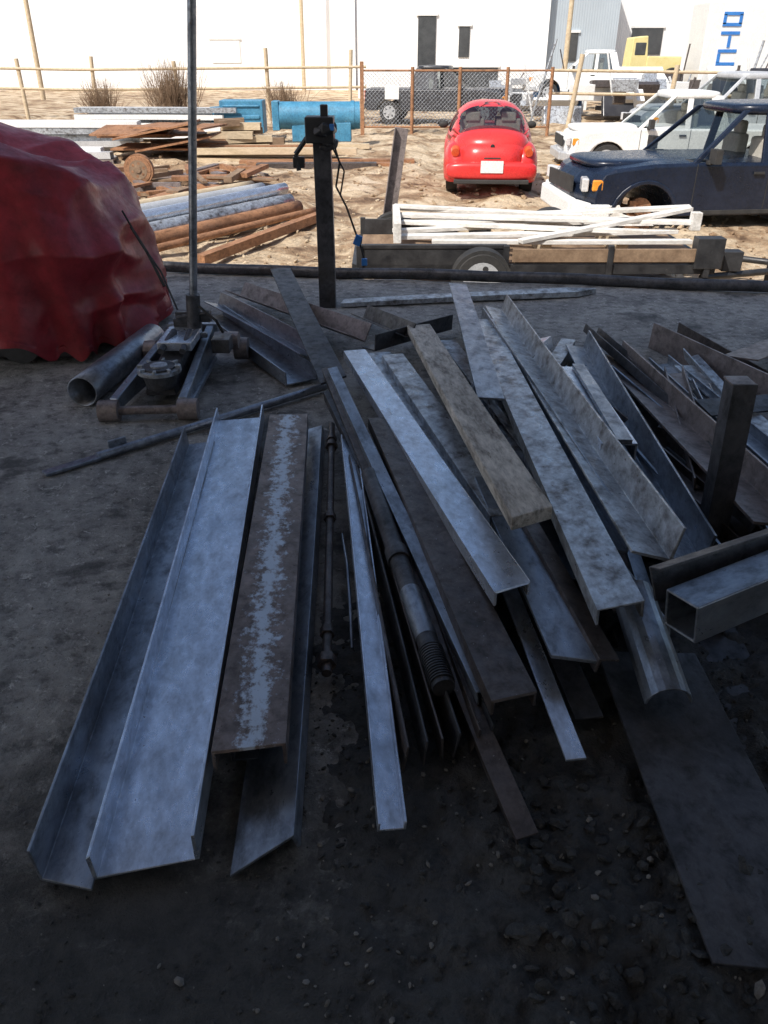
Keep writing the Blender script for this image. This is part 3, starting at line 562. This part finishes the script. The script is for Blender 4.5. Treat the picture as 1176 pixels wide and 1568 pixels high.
def pile(name,x0,x1,y,z0,rows,mats,w=.3,h=.15,skew=.3):
    E=empty(name)
    for r_ in range(rows):
        for k in range(R.choice([2,3,3])):
            a=(x0+R.uniform(-skew,skew),y+k*w*1.15-.3,z0+r_*h*1.15); b=(x1+R.uniform(-skew,skew)*2,y+k*w*1.15-.3+R.uniform(-.15,.15),z0+r_*h*1.15+R.uniform(-.02,.04))
            o=be('section_%d_%d'%(r_,k),a,b,R.choice([rect(w,h),chD(w,h,.02),rect(w*.8,h*.9)]),R.choice(mats),bow=.01,bev=0); o.parent=E
pile('steel_section_stack',-16,-7.0,24.2,GZ+.1,4,['silver','zinc','white','ltwood'])
pile('steel_section_stack',-14,-6.4,21.5,GZ+.05,2,['silver','white','pink'])
pile('steel_section_stack',-9,-4.6,27,GZ+.1,5,['white','lumber','zinc'])
pile('timber_stack',-4.6,-.8,21.6,GZ+.05,2,['wood','ltwood','orange'],.25,.14)
pile('timber_stack',-4.4,-3.2,23.4,GZ+.1,4,['ltwood','ltwood','wood'],.25,.17)
pile('timber_stack',-3.6,-.4,24.6,GZ+.05,1,['wood','ltwood'],.25,.14)
pile('rusty_beam_stack',-3.2,.2,20.5,GZ+.05,1,['orange','rust','wood'],.3,.14)
E=empty('blue_tank'); mb=MB(); mb.cyl((-3.0,25.6,GZ+.72),(-.7,25.7,GZ+.72),.36,0,28); mb.box((-3.1,25.6,GZ+.72),(.2,.5,.76)); mb.cyl((-.95,25.7,GZ+.72),(-.85,25.7,GZ+.72),.38,0,28); mb.box((-1.8,25.6,GZ+.3),(1.7,.5,.5)); mb.obj('tank',['tblue'],E,.02)
E=empty('blue_crate'); mb=MB(); mb.box((-4.3,27.2,GZ+.6),(1.3,.8,.9)); mb.box((-4.3,26.78,GZ+.6),(1.1,.04,.1)); mb.box((-4.3,26.78,GZ+.9),(1.1,.04,.06)); mb.cyl((-5.2,26.9,GZ+.6),(-5.0,27.1,GZ+.6),.28); mb.obj('crate',['tblue'],E,.02)
E=empty('rusty_plate_heap'); mb=MB()
for i in range(9): mb.box((-5.9+R.uniform(-.9,.9),22.5+R.uniform(-.8,.8),GZ+.15+.07*i),(1.9,1.5,.04),0,(R.uniform(-.35,.35),R.choice('XYZ')))
mb.obj('plates',['orange'],E)
E=empty('scrap_heap'); mb=MB()
for i in range(80): mb.box((R.uniform(-6.6,-2.6),R.uniform(14.5,19),GZ+R.uniform(.0,.22)),(R.uniform(.2,1.6),R.uniform(.05,.25),R.uniform(.03,.1)),R.choice([0,0,1,2]),(R.uniform(0,3.1),'Z'))
wheel(mb,(-4.75,16.7,GZ+.33),.28,.12); mb.obj('scrap_pieces',['orange','wood','pink'],E)
# ------------------------------------------------------------------ fences
E=empty('chain_link_fence'); mb=MB(); x0,x1,y0=-.7,5.3,28.6
for x in(x0,.9,2.4,3.9,x1): mb.cyl((x,y0,GZ-.2),(x,y0,1.25),.055,0,10)
mb.cyl((x0,y0,1.15),(x1,y0,1.15),.03,0,8); mb.cyl((x0,y0,-.45),(x1,y0,-.45),.03,0,8); mb.box((x0,y0,.35),(.12,.12,2.1)); mb.obj('posts_and_rails',['orange'],E)
mb=MB(); s=.12; h=1.55; k=x0-h
while k<x1:
    for sg in(0,1):
        a0,a1=(k,k+h); z0,z1=(-.45,-.45+h)
        A=max(a0,x0);B=min(a1,x1)
        if B>A:
            za,zb_=z0+(A-a0),z0+(B-a0)
            if sg: za,zb_=z1-(A-a0),z1-(B-a0)
            mb.cyl((A,y0,za),(B,y0,zb_),.006,0,4,cap=False)
    k+=s
mb.obj('wire_mesh',['zinc'],E)
mb=MB(); mb.box((.25,y0-.05,.55),(.45,.02,.4)); mb.obj('fence_sign',['white'])
E=empty('rail_fence'); mb=MB(); xx=-24
while xx<-1: mb.cyl((xx,36+R.uniform(-.2,.2),GZ-.1),(xx+R.uniform(-.15,.15),36,R.uniform(1.3,1.8)),.08,0,8); xx+=R.uniform(2.6,3.6)
for z in(1.15,.45): mb.cyl((-24,35.9,z+.1),(-12,35.9,z-.1),.05,0,8); mb.cyl((-12,35.9,z-.1),(-.7,35.9,z),.05,0,8)
mb.obj('rails',['ltwood'],E)
E=empty('rail_fence'); mb=MB(); xx=6
while xx<22: mb.cyl((xx,29+R.uniform(-.2,.2),GZ-.1),(xx+R.uniform(-.1,.3),29,R.uniform(1.1,1.6)),.08,0,8); xx+=R.uniform(2.2,3.2)
for z in(1.05,.4): mb.cyl((5.3,29,z+.1),(22,29,z-.1),.045,0,8)
mb.obj('rails',['ltwood'],E)
# ------------------------------------------------------------------ buildings
def building(name,x0,x1,y,h,depth,m,feats=(),ridge=0):
    E=empty(name); mb=MB(); xm=(x0+x1)/2
    mb.add([(x0,y,GZ-.2),(x1,y,GZ-.2),(x1,y,h),(xm,y,h+ridge),(x0,y,h),(x0,y+depth,GZ-.2),(x1,y+depth,GZ-.2),(x1,y+depth,h),(xm,y+depth,h+ridge),(x0,y+depth,h)],[(0,1,2,3,4),(5,9,8,7,6),(0,4,9,5),(1,6,7,2),(4,3,8,9),(3,2,7,8)]); mb.obj('walls_and_roof',[m],E)
    mb=MB()
    for (a,b,c,d,k) in feats: mb.box(((a+b)/2,y-.03,(c+d)/2),(b-a,.06,d-c),k); mb.box(((a+b)/2,y-.05,d+.06),(b-a+.2,.1,.12),2)
    mb.box((xm,y-.04,h-.1),(x1-x0+.3,.12,.2),2)
    mb.obj('doors_windows_trim',['glass','tblue','white'],E)
building('white_warehouse',-62,-2,64,9,20,'cwhite',[(-50,-45,-.6,3.5,2),(-30,-28.8,-.6,1.7,2),(-12,-10,1,2.4,2)],2)
building('white_workshop_building',-1.5,9.2,52,7,12,'cwhite',[(1.9,2.9,-.6,3.4,0),(4.2,4.8,1.4,2.9,0),(3.2,6.5,-.6,.9,0)],1)
building('grey_metal_building',9.3,13.2,52.6,8,12,'cgrey',[(10.5,11,1.2,2.6,0)],.5)
building('white_warehouse',13.4,60,60,9,20,'cwhite',[(16,18,1.5,3,0),(24,29,-.6,3.6,2),(33,35,1,2.4,0)],2)
E=empty('yellow_loader',(13.4,46,GZ+.6),rad(185)); E.scale=(.8,.8,.8); mb=MB()
mb.box((-.6,0,1.5),(2.2,1.4,.8),0); mb.prism([(.4,1.2),(1.6,1.2),(1.5,2.9),(.6,3.0)],-.65,.65,0); mb.box((1.0,0,2.3),(.7,1.34,.7),1); mb.box((2.2,0,1.0),(1.6,.2,.25),0,(.4,'Y')); mb.prism([(2.8,.2),(3.7,.2),(3.4,.9),(3.0,1.2)],-1.1,1.1,0); mb.obj('body',['yellow','glass'],E,.05)
mb=MB()
for x in(-1.2,1.4):
    for s in(-1,1): wheel(mb,(x,s*.85,.65),.65,.4)
mb.obj('wheels',['rubber','yellow'],E)
E=empty('box_trailer',(19,46,GZ)); mb=MB(); mb.box((0,0,2.6),(7,2.4,3.6)); mb.obj('box',['white'],E,.05)
mb=MB()
for (x,z,w_,h_) in((-2.3,3.9,.9,.14),(-2.3,3.45,.9,.14),(-2.68,3.67,.14,.4),(-1.92,3.67,.14,.4),(-2.3,3.1,.9,.14),(-2.3,2.75,.14,.5),(-2.3,2.35,.9,.14),(-2.68,2.05,.14,.4),(-2.3,1.8,.9,.14),(-1.92,1.55,.14,.4)): mb.box((x,-1.22,z),(w_,.04,h_))
mb.obj('lettering',['cable'],E)
mb=MB()
for x in(-2.5,2.2,3.1): wheel(mb,(x,-1.05,.5),.5,.3)
mb.obj('wheels',['rubber','silver'],E)
for (x,y) in((6.6,38),(7.4,38.2),(8.1,38)):
    E=empty('blue_barrel',(x,y,GZ+.3)); mb=MB(); mb.cyl((0,0,0),(0,0,.95),.3,0,20); mb.cyl((0,0,.3),(0,0,.34),.315,0,20); mb.cyl((0,0,.62),(0,0,.66),.315,0,20); mb.obj('drum',['cable'],E,.01)
E=empty('equipment_clutter'); mb=MB()
for i in range(150): mb.box((R.uniform(5,26),R.uniform(31,44),GZ+R.uniform(.1,1.4)),(R.uniform(.2,1.8),R.uniform(.2,1),R.uniform(.1,.8)),R.choice([0,1,2,2,2,3]),(R.uniform(0,3),R.choice('XZ')))
for i in range(40): x=R.uniform(5,26); y=R.uniform(31,44); mb.cyl((x,y,GZ),(x+R.uniform(-1,1),y,R.uniform(.6,2.2)),R.uniform(.03,.07),R.choice([0,2,3]),6)
mb.obj('pieces',['rust','blk','white','zinc'],E,.02)
for (x,y) in((-19,50),(9.3,47),(-5.5,62)):
    E=empty('utility_pole',(x,y,GZ)); mb=MB(); mb.cyl((0,0,0),(.1,0,10),.14,0,12,.1); mb.box((.1,0,8.8),(2.2,.12,.14)); mb.obj('pole',['ltwood'],E)
def bush(name,c,r,h,n):
    mb=MB()
    for i in range(n):
        a=R.random()*6.28; p=Vector(c)+Vector((R.gauss(0,r*.25),R.gauss(0,r*.25),0)); d=Vector((math.cos(a)*R.random()*r,math.sin(a)*R.random()*r,h*R.uniform(.4,1))); q=p+d*.5+Vector((R.gauss(0,.08),0,0)); e=p+d
        mb.cyl(p,q,.012,0,4,.009,False); mb.cyl(q,e,.009,0,4,.003,False)
        for _ in range(3): mb.cyl(q,q+d*.4+Vector((R.gauss(0,.2),R.gauss(0,.2),R.uniform(0,.2))),.006,0,4,.002,False)
    mb.obj(name,['wood'])
bush('dry_bush',(-7.2,30.5,GZ),1.0,2.2,220); bush('dry_bush',(-9.8,31,GZ),.7,1.6,120); bush('dry_bush',(-3.6,32,GZ),.7,1.5,120)
vs=[];nn=60
for i in range(nn+1):
    x=-300+600*i/nn
    for j,(y,z) in enumerate(((110,-1),(150,6),(230,14),(300,-2))): vs.append((x,y+6*noise.noise(Vector((x*.02,y,0))),z*(1+.4*noise.noise(Vector((x*.02,j,2))))))
mb=MB(); mb.add(vs,[(i*4+j,(i+1)*4+j,(i+1)*4+j+1,i*4+j+1) for i in range(nn) for j in range(3)],0,True); mb.obj('background_hill',['dirt'])
# ------------------------------------------------------------------ foreground soil and stones
xs=[-.6+2.6*i/170 for i in range(171)]; ys=[.3+3.0*i/180 for i in range(181)]; vs=[]
def sh(x,y):
    ed=.35*noise.noise(Vector((x*1.7,y*1.7,4)))
    k=max(0,min(1,(x+.35+ed)/.6))*max(0,min(1,(1.95-x)/.3))*max(0,min(1,(3.25-y+ed)/.6))
    w=noise.noise(Vector((x*2.2,y*2.2,0)))*.5+.5
    h=.026*noise.noise(Vector((x*9,y*9,1)))+.017*noise.noise(Vector((x*25,y*25,2)))+.008*noise.noise(Vector((x*60,y*60,2)))
    return -.02+k*(.035*w+.03)+h*k
for y in ys:
    for x in xs: vs.append((x,y,sh(x,y)))
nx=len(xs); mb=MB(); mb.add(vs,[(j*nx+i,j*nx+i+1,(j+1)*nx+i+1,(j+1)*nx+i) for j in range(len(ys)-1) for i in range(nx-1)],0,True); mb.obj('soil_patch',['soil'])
mb=MB()
for i in range(2600):
    x=R.uniform(-.8,1.3); y=.45+R.random()*1.6; chunk(mb,(x,y,max(0,sh(x,y))+.002),R.choice([.003,.004,.005,.007,.01])*(1.8 if x>.3 and y<1.4 else 1)*(.6 if x<-.3 else 1))
for i in range(150): 
    x,y=R.uniform(.25,1.1),R.uniform(.55,1.5); chunk(mb,(x,y,max(0,sh(x,y))+.003),R.uniform(.013,.034))
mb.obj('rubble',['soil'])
mb=MB()
for i in range(1300):
    x=R.uniform(-2.6,.5); y=R.uniform(.6,5.5); chunk(mb,(x,y,.004),R.choice([.002,.003,.004,.006]))
for i in range(320):
    x=R.uniform(-.2,1.1); y=R.uniform(.55,1.7); chunk(mb,(x,y,max(0,sh(x,y))+.003),R.choice([.003,.004,.006,.009]))
for (x,y,s_) in((.36,.82,.018),(-.42,.93,.012),(.30,1.0,.012),(.62,1.2,.014),(.5,1.3,.012),(.75,.9,.016)): chunk(mb,(x,y,max(0,sh(x,y))+.006),s_)
mb.obj('stone_chips',['stone'])
# ------------------------------------------------------------------ light
az=Vector((.62,.78)).normalized(); el=rad(50)
sd=Vector((az.x*math.cos(el),az.y*math.cos(el),-math.sin(el)))
sun=bpy.data.lights.new('sun','SUN'); sun.energy=5; sun.angle=rad(.5); sun.color=(1,.96,.9)
so=link(bpy.data.objects.new('sun',sun)); so.rotation_euler=sd.to_track_quat('-Z','Y').to_euler(); so.location=(-5,-5,20)
w=bpy.data.worlds.new('World'); sc.world=w; w.use_nodes=True; nt=w.node_tree
sk=nt.nodes.new('ShaderNodeTexSky'); sk.sky_type='NISHITA'; sk.sun_disc=False; sk.sun_elevation=el; sk.sun_rotation=math.atan2(-az.x,-az.y)%(2*math.pi)
sk.dust_density=3.0
nt.links.new(sk.outputs[0],nt.nodes['Background'].inputs[0]); nt.nodes['Background'].inputs[1].default_value=.15
# ------------------------------------------------------------------ camera
cam=bpy.data.cameras.new('camera'); co=link(bpy.data.objects.new('camera',cam)); co.location=(0,0,1.65); co.rotation_euler=(rad(60),0,0)
cam.sensor_fit='VERTICAL'; cam.sensor_height=36; cam.sensor_width=27; cam.lens=28.0; cam.clip_end=2000; cam.clip_start=.02
sc.camera=co
sc.view_settings.view_transform='Standard'; sc.view_settings.look='None'; sc.view_settings.exposure=0
